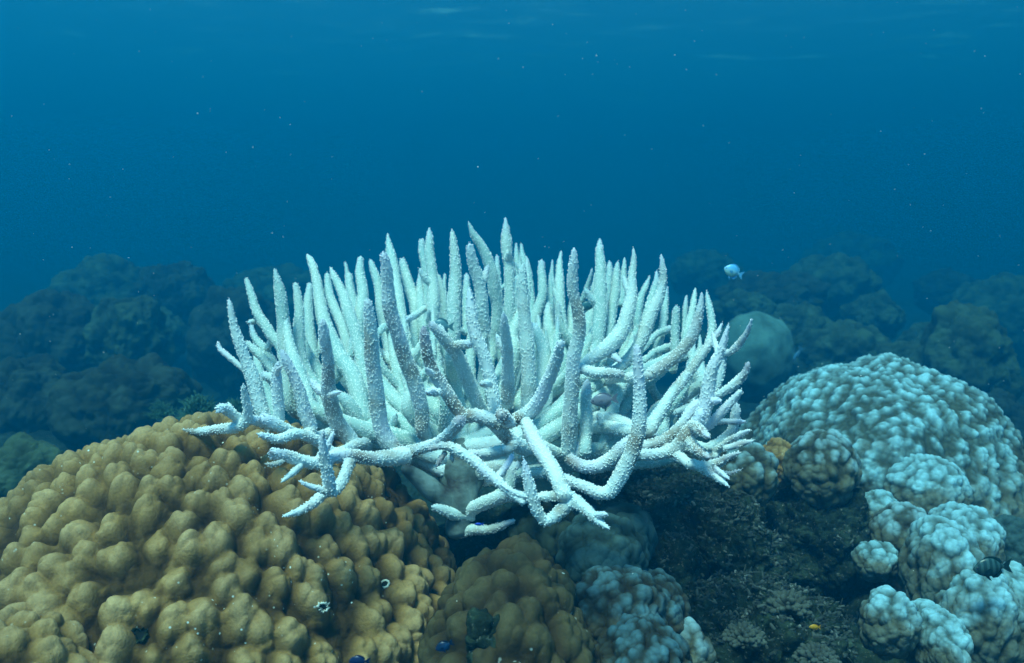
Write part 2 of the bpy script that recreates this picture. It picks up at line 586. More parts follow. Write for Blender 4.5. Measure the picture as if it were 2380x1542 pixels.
# ------------------------------------------------------------------ dark lobed corals, bottom middle
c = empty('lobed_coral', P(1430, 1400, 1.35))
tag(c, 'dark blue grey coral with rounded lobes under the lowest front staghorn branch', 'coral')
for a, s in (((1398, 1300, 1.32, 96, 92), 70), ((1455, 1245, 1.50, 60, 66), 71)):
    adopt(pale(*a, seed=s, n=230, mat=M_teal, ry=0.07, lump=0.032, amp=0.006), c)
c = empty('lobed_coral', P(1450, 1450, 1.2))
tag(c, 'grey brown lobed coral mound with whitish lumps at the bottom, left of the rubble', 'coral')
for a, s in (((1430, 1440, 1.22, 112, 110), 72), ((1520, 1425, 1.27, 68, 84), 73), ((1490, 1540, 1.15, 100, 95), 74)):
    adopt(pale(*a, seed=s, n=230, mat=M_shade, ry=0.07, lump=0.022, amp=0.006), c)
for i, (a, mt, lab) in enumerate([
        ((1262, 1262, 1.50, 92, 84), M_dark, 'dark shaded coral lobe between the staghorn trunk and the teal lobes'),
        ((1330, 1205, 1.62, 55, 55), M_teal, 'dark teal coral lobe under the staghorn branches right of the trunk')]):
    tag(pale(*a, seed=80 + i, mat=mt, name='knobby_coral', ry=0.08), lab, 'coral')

# ------------------------------------------------------------------ dark rocks and rubble, bottom right of middle
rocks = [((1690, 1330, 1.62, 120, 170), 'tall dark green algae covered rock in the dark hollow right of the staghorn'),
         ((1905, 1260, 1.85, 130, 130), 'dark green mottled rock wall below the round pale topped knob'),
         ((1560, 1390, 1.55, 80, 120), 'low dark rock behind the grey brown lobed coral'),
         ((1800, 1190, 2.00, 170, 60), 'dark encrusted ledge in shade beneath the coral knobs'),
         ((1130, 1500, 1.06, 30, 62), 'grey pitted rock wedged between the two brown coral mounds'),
         ((1530, 1108, 2.02, 160, 34), 'flat dark rock shelf added to shade the hollow under the right staghorn branches'),  # roof slab added to keep light out of the hollow
         ((1545, 1200, 2.45, 190, 120), 'dark rock added as back wall to darken the hollow beneath the right staghorn branches'),  # back wall added so that the hollow goes dark
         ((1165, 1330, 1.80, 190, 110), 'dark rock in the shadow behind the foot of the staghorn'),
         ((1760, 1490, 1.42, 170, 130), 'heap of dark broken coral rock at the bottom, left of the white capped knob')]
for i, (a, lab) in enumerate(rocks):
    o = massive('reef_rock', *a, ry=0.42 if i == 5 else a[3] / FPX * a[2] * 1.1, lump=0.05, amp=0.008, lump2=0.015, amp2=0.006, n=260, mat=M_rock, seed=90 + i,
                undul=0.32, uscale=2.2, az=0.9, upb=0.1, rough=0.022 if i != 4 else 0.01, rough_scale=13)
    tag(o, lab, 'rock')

# ------------------------------------------------------------------ corals fading into the distance
far = [
    # cx cy depth rx rz material lump label
    (125, 830, 3.9, 130, 145, M_dark, 'dark round coral head at far left, nearest of the left background group'),
    (255, 700, 5.2, 130, 90, M_green, 'green brown coral head at the top of the left background mound'),
    (300, 800, 3.8, 82, 112, M_green, 'egg shaped lighter coral head in the middle of the left background group'),
    (405, 690, 5.0, 85, 68, M_dark, 'flat topped dark coral head right of the highest left one'),
    (375, 790, 4.6, 50, 60, M_green, 'small faint coral head tucked between the left background heads'),
    (560, 800, 4.4, 105, 125, M_dark, 'dim green coral head behind the left tips of the staghorn'),
    (640, 700, 6.2, 130, 70, M_green, 'far faint coral mound behind the left half of the staghorn'),
    (60, 950, 3.2, 130, 110, M_dark, 'dark shaded coral head low at the left edge'),
    (300, 960, 3.0, 150, 110, M_dark, 'dark coral slope just above the golden dome at left'),
    (70, 1120, 2.1, 85, 62, M_green, 'low greenish coral patch beside the golden dome at the left edge'),
    (1755, 835, 3.2, 90, 105, M_smooth, 'smooth pale teal coral dome right of the staghorn tips'),
    (1725, 720, 4.6, 62, 34, M_green, 'small low coral head just above the smooth teal dome'),
    (1925, 680, 5.6, 112, 78, M_green, 'rounded coral head right of the dark shadow below the fish'),
    (1975, 620, 9.0, 110, 70, M_green, 'faint tall coral mound high in the haze at right'),
    (1850, 775, 4.2, 72, 58, M_green, 'dim coral head between the smooth teal dome and its right neighbours'),
    (2030, 740, 4.8, 60, 52, M_green, 'small lighter coral head in the middle of the right background'),
    (1960, 830, 3.9, 110, 70, M_green, 'long low coral head right above the pale boulder coral'),
    (2110, 850, 3.7, 62, 50, M_green, 'little crumbly coral head just behind the top of the pale boulder coral'),
    (2235, 870, 3.6, 108, 135, M_green, 'large green brown coral head in the right background'),
    (2150, 800, 4.3, 45, 45, M_green, 'small knobbly coral at the left side of the large green brown head'),
    (2330, 740, 5.4, 120, 90, M_green, 'wide faint coral head near the right edge in the haze'),
    (1800, 690, 5.0, 120, 50, M_dark, 'dark table shaped coral just below the pale blue fish'),
    (1640, 640, 7.0, 80, 50, M_green, 'faint flat coral head left of the pale blue fish'),
    (2200, 680, 6.6, 70, 50, M_dark, 'dark hazy coral head between the two far right mounds'),
    (2300, 1020, 3.4, 90, 100, M_dark, 'dark coral slope behind the right side of the pale boulder coral'),
    (1250, 760, 6.5, 140, 55, M_dark, 'far dark coral mound seen through the middle of the staghorn'),
    (900, 740, 7.0, 130, 55, M_dark, 'far dark coral mound seen through the left middle of the staghorn'),
    (1540, 790, 4.8, 90, 60, M_green, 'dim coral head seen between the right branches of the staghorn'),
]
for i, (cx, cy, d, rx, rz, mt, lab) in enumerate(far):
    d = 2.2 + (d - 2.2) * 1.9 if d > 2.2 else d
    lm = 0.11 if mt is not M_smooth else 0.2
    o = massive('coral_mound', cx, cy, d, rx, rz, ry=rx / FPX * d * 0.9, lump=lm, amp=0.02 if mt is not M_smooth else 0.008, lump2=0.035,
                amp2=0.008 if mt is not M_smooth else 0.001, n=170, mat=mt, seed=120 + i, undul=0.27 if mt is not M_smooth else 0.10, uscale=2.3, az=0.8,
                rough=0.02 if mt is not M_smooth else 0.0, rough_scale=14)
    tag(o, lab, 'coral')


# ------------------------------------------------------------------ tubes
def catmull(pts, step):
    pts = np.asarray(pts, float)
    p = np.vstack([2 * pts[0] - pts[1], pts, 2 * pts[-1] - pts[-2]])
    res = []
    for i in range(1, len(p) - 2):
        p0, p1, p2, p3 = p[i - 1], p[i], p[i + 1], p[i + 2]
        k = max(2, int(np.linalg.norm((p2 - p1)[:3]) / step))
        t = np.linspace(0, 1, k, endpoint=False)[:, None]
        res.append(0.5 * ((2 * p1) + (-p0 + p2) * t + (2 * p0 - 5 * p1 + 4 * p2 - p3) * t ** 2 + (-p0 + 3 * p1 - 3 * p2 + p3) * t ** 3))
    res.append(pts[-1:])
    return np.vstack(res)


def tube(path, rad, sides=12, cap_end=False):
    """path from tip to base; returns verts, quads, tris, and the frame at every ring"""
    n = len(path)
    tan = np.gradient(path, axis=0)
    tan /= np.linalg.norm(tan, axis=1)[:, None] + 1e-12
    ref = np.array([0.3, 1, 0.1])
    u = np.empty_like(path)
    a = ref - tan[0] * np.dot(ref, tan[0])
    u[0] = a / np.linalg.norm(a)
    for i in range(1, n):
        a = u[i - 1] - tan[i] * np.dot(u[i - 1], tan[i])
        u[i] = a / (np.linalg.norm(a) + 1e-12)
    w = np.cross(tan, u)
    th = np.arange(sides) / sides * 2 * math.pi
    dirs = u[:, None] * np.cos(th)[None, :, None] + w[:, None] * np.sin(th)[None, :, None]
    v = (path[:, None] + dirs * rad[:, None, None]).reshape(-1, 3)
    i = np.arange(n - 1)[:, None] * sides
    j = np.arange(sides)[None]
    jn = (j + 1) % sides
    q = np.stack([(i + j).ravel(), (i + sides + j).ravel(), (i + sides + jn).ravel(), (i + jn).ravel()], 1)
    v = np.vstack([v, path[0] - tan[0] * rad[0] * 0.6, path[-1] + tan[-1] * rad[-1] * 0.6])
    t0 = np.stack([np.full(sides, len(v) - 2), np.arange(sides), (np.arange(sides) + 1) % sides], 1)
    b0 = (n - 1) * sides
    t1 = np.stack([np.full(sides, len(v) - 1), b0 + (np.arange(sides) + 1) % sides, b0 + np.arange(sides)], 1)
    return v, q, np.vstack([t0, t1]), tan, u, w


class Build:
    def __init__(self):
        self.v, self.q, self.t, self.a, self.n = [], [], [], [], 0

    def add(self, v, q, t, a):
        self.v.append(v)
        if len(q):
            self.q.append(q + self.n)
        if len(t):
            self.t.append(t + self.n)
        self.a.append(a)
        self.n += len(v)

    def mesh(self, name, mat, at='stag'):
        fs = ([np.vstack(self.q)] if self.q else []) + ([np.vstack(self.t)] if self.t else [])
        me = mesh_np(name, np.vstack(self.v), fs, mat)
        set_attr(me, at, np.vstack(self.a), 'FLOAT_COLOR')
        return me


def horn(B, pts, lavender, rng, smooth=1.0, spacing=0.0036, size=1.0, tint=None):
    """pts: (x, y, z, radius) from tip to base, in metres; a branch with corallites all over it"""
    c = catmull(pts, 0.004)
    path, rad = c[:, :3].copy(), np.maximum(c[:, 3] * 0.95 - 0.0005, 0.0012)
    s = np.concatenate([[0], np.cumsum(np.linalg.norm(np.diff(path, axis=0), axis=1))])
    L = s[-1]
    # slight irregular thickness and wander
    k = fbm(path + rng.random(3) * 9, 22, 2, 2)
    rad = rad * (1 + 0.13 * k)
    path += 0.003 * np.stack([fbm(path, 14, 1, 31), fbm(path, 14, 1, 32), fbm(path, 14, 1, 33)], 1)
    # round the tip off
    r0 = rad[0]
    rad = np.where(s < r0, rad * np.sqrt(np.clip(1 - (1 - s / max(r0, 1e-6)) ** 2, 0.12, 1)), rad)
    v, q, t, tan, u, w = tube(path, rad)
    tipv = np.clip(1 - s / 0.035, 0, 1) * rng.uniform(0.1, 0.9) if tint is None else np.clip(1 - s / 0.06, 0, 1) * tint
    A = np.zeros((len(v), 4))
    A[:len(path) * 12, 1] = np.repeat(tipv, 12)
    A[-2, 1] = tipv[0]
    A[:, 2] = lavender
    A[:, 3] = 1
    B.add(v, q, t, A)
    # corallites: leaning little cones
    area = float(np.sum(2 * math.pi * (rad[:-1] + rad[1:]) / 2 * np.diff(s)))
    cnt = int(area / (spacing * spacing) * 1.15)
    if cnt < 3:
        return
    pr = np.cumsum(rad)
    ii = np.searchsorted(pr, rng.random(cnt) * pr[-1]).clip(0, len(rad) - 1)
    th = rng.random(cnt) * 2 * math.pi
    nrm = u[ii] * np.cos(th)[:, None] + w[ii] * np.sin(th)[:, None]
    base = path[ii] + nrm * (rad[ii] * 0.93)[:, None] + tan[ii] * rng.uniform(-0.002, 0.002, (cnt, 1))
    up = -tan[ii]
    sz = 0.0011 * size * rng.uniform(0.7, 1.3, cnt) * np.where(rad[ii] < 0.005, 0.75, 1)
    axis = nrm * 0.85 + up * 0.6
    axis /= np.linalg.norm(axis, axis=1)[:, None]
    side = np.cross(axis, tan[ii])
    side /= np.linalg.norm(side, axis=1)[:, None] + 1e-9
    fwd = np.cross(axis, side)
    hgt = sz * 1.7 * smooth
    ring = []
    for a in (0.2, 1.46, 2.71, 3.97, 5.23):
        ring.append(base + (side * math.cos(a) + fwd * math.sin(a)) * sz[:, None])
    top = []
    for a in (0.2, 2.3, 4.4):
        top.append(base + axis * hgt[:, None] + (side * math.cos(a) + fwd * math.sin(a)) * (sz * 0.5)[:, None])
    V = np.stack(ring + top, 1).reshape(-1, 3)
    o = (np.arange(cnt) * 8)[:, None]
    tri = np.array([(0, 1, 5), (1, 6, 5), (1, 2, 6), (2, 3, 6), (3, 7, 6), (3, 4, 7), (4, 0, 7), (0, 5, 7), (5, 6, 7)])
    T = (o[:, None, :] + tri[None]).reshape(-1, 3)
    A = np.zeros((cnt, 8, 4))
    A[:, 5:, 0] = 1.0
    A[:, :, 1] = tipv[ii][:, None]
    A[:, :, 2] = lavender
    A[:, :, 3] = 1
    B.add(V, np.zeros((0, 4), int), T, A.reshape(-1, 4))

# ------------------------------------------------------------------ the bleached staghorn
# one line per branch: column, depth at tip, depth at base, join to the trunk or not, then x,y,width from tip to base
# (columns A B C are three 850 px wide strips of the photograph enlarged 1.814 times); '+' adds a twig to the branch above it
STAG = '''
A 1.27 1.30 - 378,655,18 392,720,46 418,850,66 447,950,84 500,1100,95 565,1250,112 612,1440,122 690,1600,95
+ 1.29 1.29 - 295,950,24 312,1005,42 370,1060,50 450,1130,48 500,1180,40
A 1.22 1.30 - 480,1280,36 495,1380,60 515,1470,78 500,1545,88 440,1580,86 340,1592,76 240,1605,70 140,1610,54 48,1593,16
+ 1.22 1.26 - 292,1472,50 335,1440,76 400,1480,78 470,1530,70
+ 1.25 1.28 - 500,1545,80 560,1530,80 640,1550,90 720,1560,90
A 1.22 1.32 c 578,1625,34 640,1640,58 740,1655,76 850,1620,88 960,1645,88 1060,1700,86 1180,1760,90
+ 1.25 1.30 - 600,1510,80 680,1540,92 780,1590,90 870,1630,80
A 1.12 1.28 - 678,1772,78 690,1776,90 800,1797,90 900,1828,92 1030,1842,95 1150,1790,108 1280,1788,110 1400,1792,110 1540,1785,125 1660,1770,130
+ 1.11 1.12 - 632,1848,20 670,1855,40 720,1850,50 770,1830,40
+ 1.11 1.12 - 662,1760,14 690,1770,34 720,1790,40
+ 1.12 1.15 - 758,1978,20 800,1945,46 850,1905,55 900,1860,55
A 1.06 1.10 - 1057,1598,20 1052,1665,50 1065,1793,82 1088,1893,92 1108,1993,96 1128,2060,70
+ 1.08 1.16 - 770,2218,20 900,2182,62 1000,2124,72 1080,2053,70 1140,2050,70 1180,2003,80 1220,1923,82 1260,1820,90
+ 1.07 1.09 - 893,1968,18 960,2002,44 1030,2025,54 1090,2050,50
A 1.27 1.32 c 765,1015,28 800,1090,72 850,1200,84 890,1300,92 930,1450,106 975,1570,100 1000,1660,90
A 1.26 1.29 - 745,1105,40 727,1200,76 730,1350,84 740,1480,84 745,1560,70
+ 1.25 1.26 - 772,1138,22 740,1160,34 730,1200,34
A 1.50 1.50 c 708,435,14 722,500,48 745,620,88 765,800,104 785,1000,116 800,1200,108 820,1420,90
A 1.56 1.52 c 497,500,28 530,600,52 580,750,72 650,850,84 700,920,88 760,1000,80 800,1150,80
+ 1.54 1.56 - 515,822,40 550,815,46 600,800,44
A 1.64 1.60 c 545,835,28 575,930,56 630,1010,72 690,1120,88 740,1230,84
A 1.60 1.58 - 513,955,34 570,1025,54 640,1095,64 700,1170,72 760,1250,70
A 1.50 1.50 c 600,1200,66 690,1225,84 780,1280,84
A 1.56 1.52 c 852,530,38 862,600,58 882,750,74 885,900,84 890,1050,106 930,1180,116 1000,1270,108 1070,1340,90
A 1.62 1.50 c 943,335,28 985,400,58 1010,500,68 1030,650,88 1060,800,106 1120,950,114 1190,1080,124 1270,1200,136 1320,1350,128 1355,1500,118
A 1.76 1.70 c 960,540,42 950,650,66 960,800,78 975,950,88 1000,1100,88 1020,1200,80
A 1.30 1.42 c 1050,785,40 1060,900,82 1080,1050,90 1095,1200,98 1105,1300,108 1130,1420,118 1160,1540,122 1230,1640,118 1310,1710,108
+ 1.28 1.31 - 1196,1325,16 1165,1335,42 1120,1350,50
A 1.80 1.72 c 1085,470,38 1100,600,62 1140,720,74 1190,850,84 1220,950,80 1250,1100,80
A 1.62 1.55 c 1118,425,18 1145,500,54 1200,620,74 1250,750,94 1300,900,102 1330,1050,100 1345,1200,90
A 1.95 1.92 - 1218,390,18 1230,450,34 1250,600,56 1265,750,60
A 1.80 1.74 c 1248,465,46 1255,560,62 1290,720,74 1310,850,80 1330,1000,80
A 1.66 1.60 c 1328,345,36 1325,450,66 1348,600,86 1332,750,84 1330,900,84
A 1.24 1.34 - 1375,650,44 1385,750,86 1400,900,104 1410,1050,110 1425,1200,114 1440,1350,120 1460,1500,125 1490,1610,130 1560,1720,138 1640,1790,130
A 1.76 1.70 c 1405,372,28 1425,450,58 1460,600,70 1480,750,78 1500,900,80
A 1.48 1.50 c 1130,1330,50 1200,1355,84 1270,1430,108 1330,1560,104 1370,1700,92
A 1.46 1.50 c 880,1490,60 960,1470,78 1060,1500,90 1150,1560,90 1260,1640,90
B 1.72 1.62 c 160,175,14 170,260,48 190,350,74 215,500,88 235,650,98 260,800,90 280,900,84
B 1.30 1.42 c 125,318,40 128,350,66 145,430,92 165,600,104 190,750,114 240,900,120 280,1050,120 340,1200,122 380,1350,122 410,1480,118 425,1620,104
B 1.92 1.90 - 215,340,16 225,420,38 240,520,50
B 1.76 1.66 c 270,362,44 290,450,68 330,600,88 360,700,90 360,850,80 350,1000,88 380,1150,84
+ 1.58 1.66 - 300,795,56 370,760,54 440,718,46 480,690,40
B 1.58 1.60 - 100,925,50 122,880,60 160,850,56
B 1.60 1.58 c 100,1030,54 170,1085,76 240,1140,80
B 1.64 1.60 c 465,128,14 470,200,52 470,300,72 482,400,84 490,500,82 490,650,94 490,800,90 500,950,90
B 1.74 1.70 c 415,215,44 413,290,58 432,420,58 440,600,54 430,750,50 420,900,60
B 1.93 1.90 - 580,470,20 576,600,42 580,750,50 590,850,50
B 1.80 1.78 - 525,470,28 560,650,58 572,780,68 580,900,70
B 1.48 1.46 c 625,160,28 634,250,60 650,400,84 655,550,98 650,700,104 645,850,104 630,980,108 620,1100,90
B 1.66 1.70 c 740,90,16 775,180,56 840,280,74 890,400,84 920,500,90 935,600,94 950,700,82 940,850,80 925,980,80
B 1.42 1.46 c 753,240,42 765,300,70 785,400,84 810,480,94 835,600,98 850,750,94 862,870,84 860,960,60
B 1.84 1.80 - 735,465,38 735,600,66 730,750,70 730,900,60
B 1.20 1.22 - 752,580,36 768,680,72 780,760,90 800,900,98 850,1050,100 890,1200,100 915,1350,100 935,1490,92
+ 1.16 1.19 - 822,1270,40 860,1268,60 895,1272,60
B 1.50 1.50 c 1007,55,16 1010,130,54 1015,250,94 1020,330,86 1035,420,88 1045,600,88 1045,750,94 1045,900,92 1040,1100,90
B 1.90 1.86 - 955,335,28 955,430,44 960,550,50 970,700,50
B 1.34 1.44 c 1000,750,36 1005,850,74 1015,950,84 1020,1100,94 1020,1250,100 1020,1380,108
B 1.92 1.88 - 1093,250,16 1100,350,46 1115,500,50 1120,650,50
B 1.90 1.84 c 1130,250,16 1140,330,40 1165,450,48 1185,600,54 1195,750,54
B 1.88 1.84 - 1165,340,16 1185,450,38 1200,650,45 1205,760,45
B 1.42 1.44 c 1135,385,32 1130,500,78 1145,650,90 1155,800,95 1165,950,104 1175,1150,110 1170,1350,114 1165,1440,100
B 1.62 1.60 c 1092,480,36 1085,700,60 1090,900,62 1095,1100,70
B 1.82 1.78 c 1265,372,42 1265,450,60 1275,600,70 1250,720,78 1215,850,80 1220,1000,80
B 1.62 1.55 c 1200,830,56 1250,930,86 1290,1050,108 1290,1200,108 1240,1330,90
B 1.76 1.72 c 1330,670,30 1325,760,66 1332,870,88 1350,1000,90
B 1.92 1.88 - 1355,370,14 1355,480,36 1372,620,45 1380,750,45
B 1.76 1.70 c 1418,300,16 1405,400,48 1405,550,74 1405,700,84 1410,850,90 1425,980,90
B 1.10 1.22 - 1422,948,58 1402,1050,84 1365,1150,90 1312,1260,98 1260,1360,108 1200,1440,110 1120,1492,102 1040,1540,94 960,1555,86
+ 1.06 1.18 - 985,1492,84 992,1498,104 1020,1520,100 1050,1540,80
B 1.12 1.20 - 415,850,34 420,890,60 432,970,82 452,1080,90 492,1180,94 540,1260,98 600,1350,104 660,1440,108 710,1492,116 780,1492,110 880,1520,108 960,1555,96
+ 1.08 1.14 - 455,1326,54 475,1322,68 520,1315,66
+ 1.11 1.13 - 435,1155,36 455,1175,50 485,1190,50
B 1.16 1.32 - 700,1510,100 620,1600,92 520,1680,88 420,1712,88 330,1742,96 230,1768,110
B 1.35 1.45 c 470,822,46 530,890,80 600,980,100 670,1080,108 730,1200,112 780,1310,110 830,1430,108
+ 1.32 1.40 - 772,968,50 740,972,68 680,980,72 620,1000,60
B 1.50 1.52 c 545,1050,46 552,1150,86 570,1260,90 600,1380,90
B 1.55 1.58 c 690,1180,60 640,1300,96 570,1400,108 510,1550,112
B 1.55 1.55 c 300,1345,56 245,1420,66 230,1540,88 255,1640,90
B 1.64 1.60 c 150,1270,56 180,1400,88 225,1550,92
B 1.24 1.45 c 860,1500,90 950,1565,112 1030,1660,108 1120,1718,122 1250,1715,122 1400,1765,100
B 1.18 1.08 - 1150,1500,80 1185,1585,104 1240,1690,118 1310,1800,122 1370,1900,124 1415,2000,122 1440,2080,120
B 1.06 1.10 - 1153,1803,18 1165,1893,60 1188,1993,82 1210,2093,92 1250,2193,92 1300,2253,80 1370,2210,104 1440,2145,108 1500,2090,112 1440,2060,90 1330,2068,78 1230,2075,58
+ 1.04 1.09 - 1766,2298,18 1700,2253,56 1640,2203,80 1570,2143,92 1490,2083,104
+ 1.04 1.06 - 1745,2193,40 1700,2195,54 1650,2205,50
B 1.10 1.07 - 452,1733,36 560,1705,62 650,1732,80 750,1793,84 850,1873,84 950,1953,84 1050,2043,70 1150,2123,54
+ 1.10 1.10 - 512,1860,24 540,1810,42 580,1750,46
+ 1.10 1.10 - 632,1825,22 625,1785,38 630,1740,40
+ 1.12 1.10 - 1072,1768,44 1020,1853,58 950,1928,58
+ 1.07 1.07 - 990,1990,22 1080,2043,46 1160,2080,50
B 1.25 1.30 c 740,1763,76 850,1763,80 980,1743,80 1060,1723,70
B 1.38 1.42 - 475,2145,44 540,2158,76 600,2183,90 680,2200,110 780,2200,120
B 1.30 1.42 - 1190,2090,70 1100,2073,86 980,2083,98 850,2133,106 720,2193,112
B 1.36 1.42 - 1080,2248,30 1000,2283,56 900,2323,70 800,2320,80 690,2330,90
B 1.42 1.42 - 1110,1820,80 1070,1893,90 1050,1983,92 960,2080,90 860,2120,80
B 1.40 1.42 - 1400,1850,80 1300,1893,98 1190,1893,90 1080,1900,80
C 1.30 1.40 - 152,278,32 152,370,70 145,500,88 150,620,88 175,720,94 190,850,100 180,950,104 150,1080,114 140,1200,118 125,1350,120 115,1500,122 110,1650,124 105,1780,112
C 1.60 1.56 c 330,213,18 335,290,56 345,400,78 340,500,90 340,620,108 340,750,118 320,900,104 310,1000,84
+ 1.60 1.60 - 283,555,30 287,620,52 310,700,56
C 1.80 1.78 - 402,380,32 400,480,54 390,600,60 380,720,60
C 1.82 1.84 - 277,435,16 255,540,38 222,640,44 190,685,40
C 1.80 1.76 c 130,700,50 115,850,58 110,1000,60
C 1.62 1.58 c 470,380,24 455,480,54 440,620,74 415,750,88 390,900,98 370,1000,90
C 1.80 1.78 - 510,345,18 505,450,44 500,600,58 490,700,60
C 1.42 1.38 - 580,278,18 583,370,44 570,480,64 560,620,88 530,750,104 490,880,114 430,960,118 350,1030,108 270,1090,88 180,1150,80
+ 1.36 1.42 - 480,1100,34 440,1060,58 380,1035,60
C 1.30 1.38 - 500,1205,60 420,1192,76 300,1182,78 190,1150,76 140,1150,70
C 1.82 1.78 c 700,485,16 670,560,44 630,650,54 600,800,60 590,900,60
C 1.60 1.58 - 745,450,20 735,530,48 712,620,68 690,720,78 670,820,80
C 1.42 1.42 c 780,328,18 790,420,50 790,520,62 760,630,84 710,740,98 670,860,104 640,950,98 580,1040,88 510,1120,80 440,1170,70
C 1.66 1.60 c 800,560,40 795,700,54 790,850,60 760,950,70 730,1080,74
C 1.56 1.56 - 885,702,46 885,800,58 885,920,64 885,1010,70 870,1100,64 850,1180,60
C 1.62 1.56 c 870,860,44 800,885,56 740,915,50 690,960,50
C 1.60 1.54 c 890,985,54 800,1010,62 720,1035,54 660,1080,50
C 1.72 1.66 c 1015,563,16 1005,650,44 990,760,54 960,880,60 920,1000,60
C 1.80 1.78 - 958,625,16 945,700,38 940,820,40 935,930,44
C 1.32 1.36 c 1060,610,22 1045,720,58 1015,850,84 970,960,90 890,1060,94 800,1130,94 700,1190,94 640,1220,80
C 1.60 1.56 - 1090,600,16 1105,680,44 1135,800,54 1140,890,60 1100,1000,54
C 1.34 1.30 c 1215,830,16 1170,910,48 1100,1000,64 1020,1110,78 940,1220,90 850,1330,90 780,1450,100 720,1540,110 640,1620,100
C 1.20 1.24 - 1255,830,16 1225,930,54 1190,1040,74 1140,1150,94 1110,1280,104 1090,1400,106 1050,1530,110 990,1620,110 930,1690,90
C 1.34 1.34 - 1215,1060,50 1190,1200,70 1160,1310,64 1120,1400,60
C 1.28 1.34 - 1428,790,14 1400,880,46 1340,970,54 1270,1030,54 1190,1050,50
C 1.28 1.32 - 1412,1100,40 1385,1170,54 1340,1220,68 1280,1270,70 1200,1320,64 1130,1380,60
C 1.22 1.26 - 1352,1300,46 1280,1380,64 1200,1460,70 1130,1540,72 1060,1600,70
+ 1.20 1.23 - 1195,1385,40 1160,1385,56 1100,1390,56
C 1.34 1.36 c 1325,1392,46 1320,1470,70 1300,1560,74 1240,1640,84 1150,1700,80 1060,1710,80
C 1.24 1.30 - 1382,1530,30 1300,1530,48 1200,1525,50 1120,1530,50
C 1.10 1.22 - 1112,1640,46 1085,1610,68 1040,1580,78 990,1560,74
C 1.10 1.22 - 1115,1790,44 1070,1750,72 1010,1700,80 960,1660,84
C 1.18 1.26 c 1415,1595,30 1330,1635,54 1250,1683,60 1170,1745,62 1130,1780,60
+ 1.18 1.20 - 1440,1675,30 1380,1690,48 1300,1715,54 1230,1730,50
C 1.13 1.20 c 1355,1765,22 1260,1795,56 1190,1833,76 1100,1855,86 1000,1835,86 930,1803,80
C 1.11 1.16 - 1262,2005,20 1205,1955,54 1145,1905,62 1080,1870,60
+ 1.11 1.14 - 1265,1955,20 1215,1905,44 1170,1870,44
C 1.28 1.30 - 1352,1873,14 1270,1903,34 1180,1893,40 1080,1860,40
C 1.20 1.24 - 1065,1450,84 1030,1548,100 960,1633,108 900,1705,100 830,1753,100 720,1775,100 620,1775,104
C 1.25 1.26 - 1040,1380,70 980,1465,80 930,1545,80 860,1625,84 760,1685,84 630,1720,80
C 1.14 1.20 - 598,985,42 608,1080,76 615,1200,88 625,1350,96 625,1450,104 618,1580,112 590,1680,116 555,1780,120 500,1880,120 445,1970,116 400,2035,108 320,2045,98 240,2010,88 150,1975,84 60,1940,84 -40,1915,84
C 1.22 1.26 - 560,1665,90 480,1738,108 400,1805,110 300,1850,110 190,1843,108 100,1790,90
C 1.42 1.40 c 250,1235,54 240,1343,88 235,1493,94 225,1643,100 215,1775,94
C 1.50 1.44 c 560,1225,64 490,1290,84 435,1420,90 412,1540,90 375,1640,90 310,1735,80
C 1.46 1.44 c 920,1385,70 1000,1310,88 1070,1220,84
+ 1.44 1.46 - 870,1475,54 960,1435,68 1030,1395,60
C 1.56 1.50 c 840,1390,84 760,1450,106 690,1530,108
C 1.58 1.50 c 560,1500,84 480,1560,88 420,1610,80
C 1.55 1.50 c 790,1440,64 800,1580,78 760,1660,70
C 1.38 1.36 - 745,1610,18 720,1670,40 670,1730,46
C 1.42 1.42 - 320,1475,50 332,1500,56 330,1560,50
C 1.40 1.40 - 172,1690,40 172,1720,54 165,1790,60
'''
X0 = {'A': 700, 'B': 1450, 'C': 2200}
HUB = np.array([1450 + 700 / 1.8141, 830 + 1800 / 1.8141]) / 4068 * 2380
stag = empty('staghorn_coral', P(1061, 1250, 1.42))
tag(stag, 'large bleached white staghorn coral with many upright pointed branches, in the middle', 'coral')
SL = np.array(stag.location)


def trace(colm, dt, db, pts, join):
    xy = np.array([(X0[colm] + x / 1.8141, 830 + y / 1.8141) for x, y, _ in pts]) / 4068 * 2380
    w = np.array([p[2] for p in pts]) / 1.8141 / 4068 * 2380
    L = np.concatenate([[0], np.cumsum(np.linalg.norm(np.diff(xy, axis=0), axis=1))])
    d = dt + (db - dt) * L / L[-1]
    out = [np.append(P(x, y, dd), ww / 2 / FPX * dd) for (x, y), dd, ww in zip(xy, d, w)]
    if join:
        b0 = out[-1]
        dirn = out[-1][:3] - out[-2][:3]
        dirn /= np.linalg.norm(dirn)
        hub = P(HUB[0] + RNG.uniform(-25, 25), HUB[1] + RNG.uniform(-30, 50), 1.46)
        gap = np.linalg.norm(hub - b0[:3])
        c1 = b0[:3] + dirn * gap * 0.30
        c1[2] = max(c1[2], b0[2] * 0.55 + hub[2] * 0.45)
        r = min(max(b0[3], 0.016), 0.024)
        for t in (0.3, 0.6, 0.85, 1.0):
            q = (1 - t) ** 2 * b0[:3] + 2 * t * (1 - t) * c1 + t * t * hub
            q[1] += 0.20 * math.sin(math.pi * min(t * 1.15, 1)) * max(0.0, min(1.0, (1.55 - db) / 0.2)) * min(1, gap / 0.25)
            out.append(np.append(q, b0[3] * (1 - t) + r * t))
    return np.array(out)


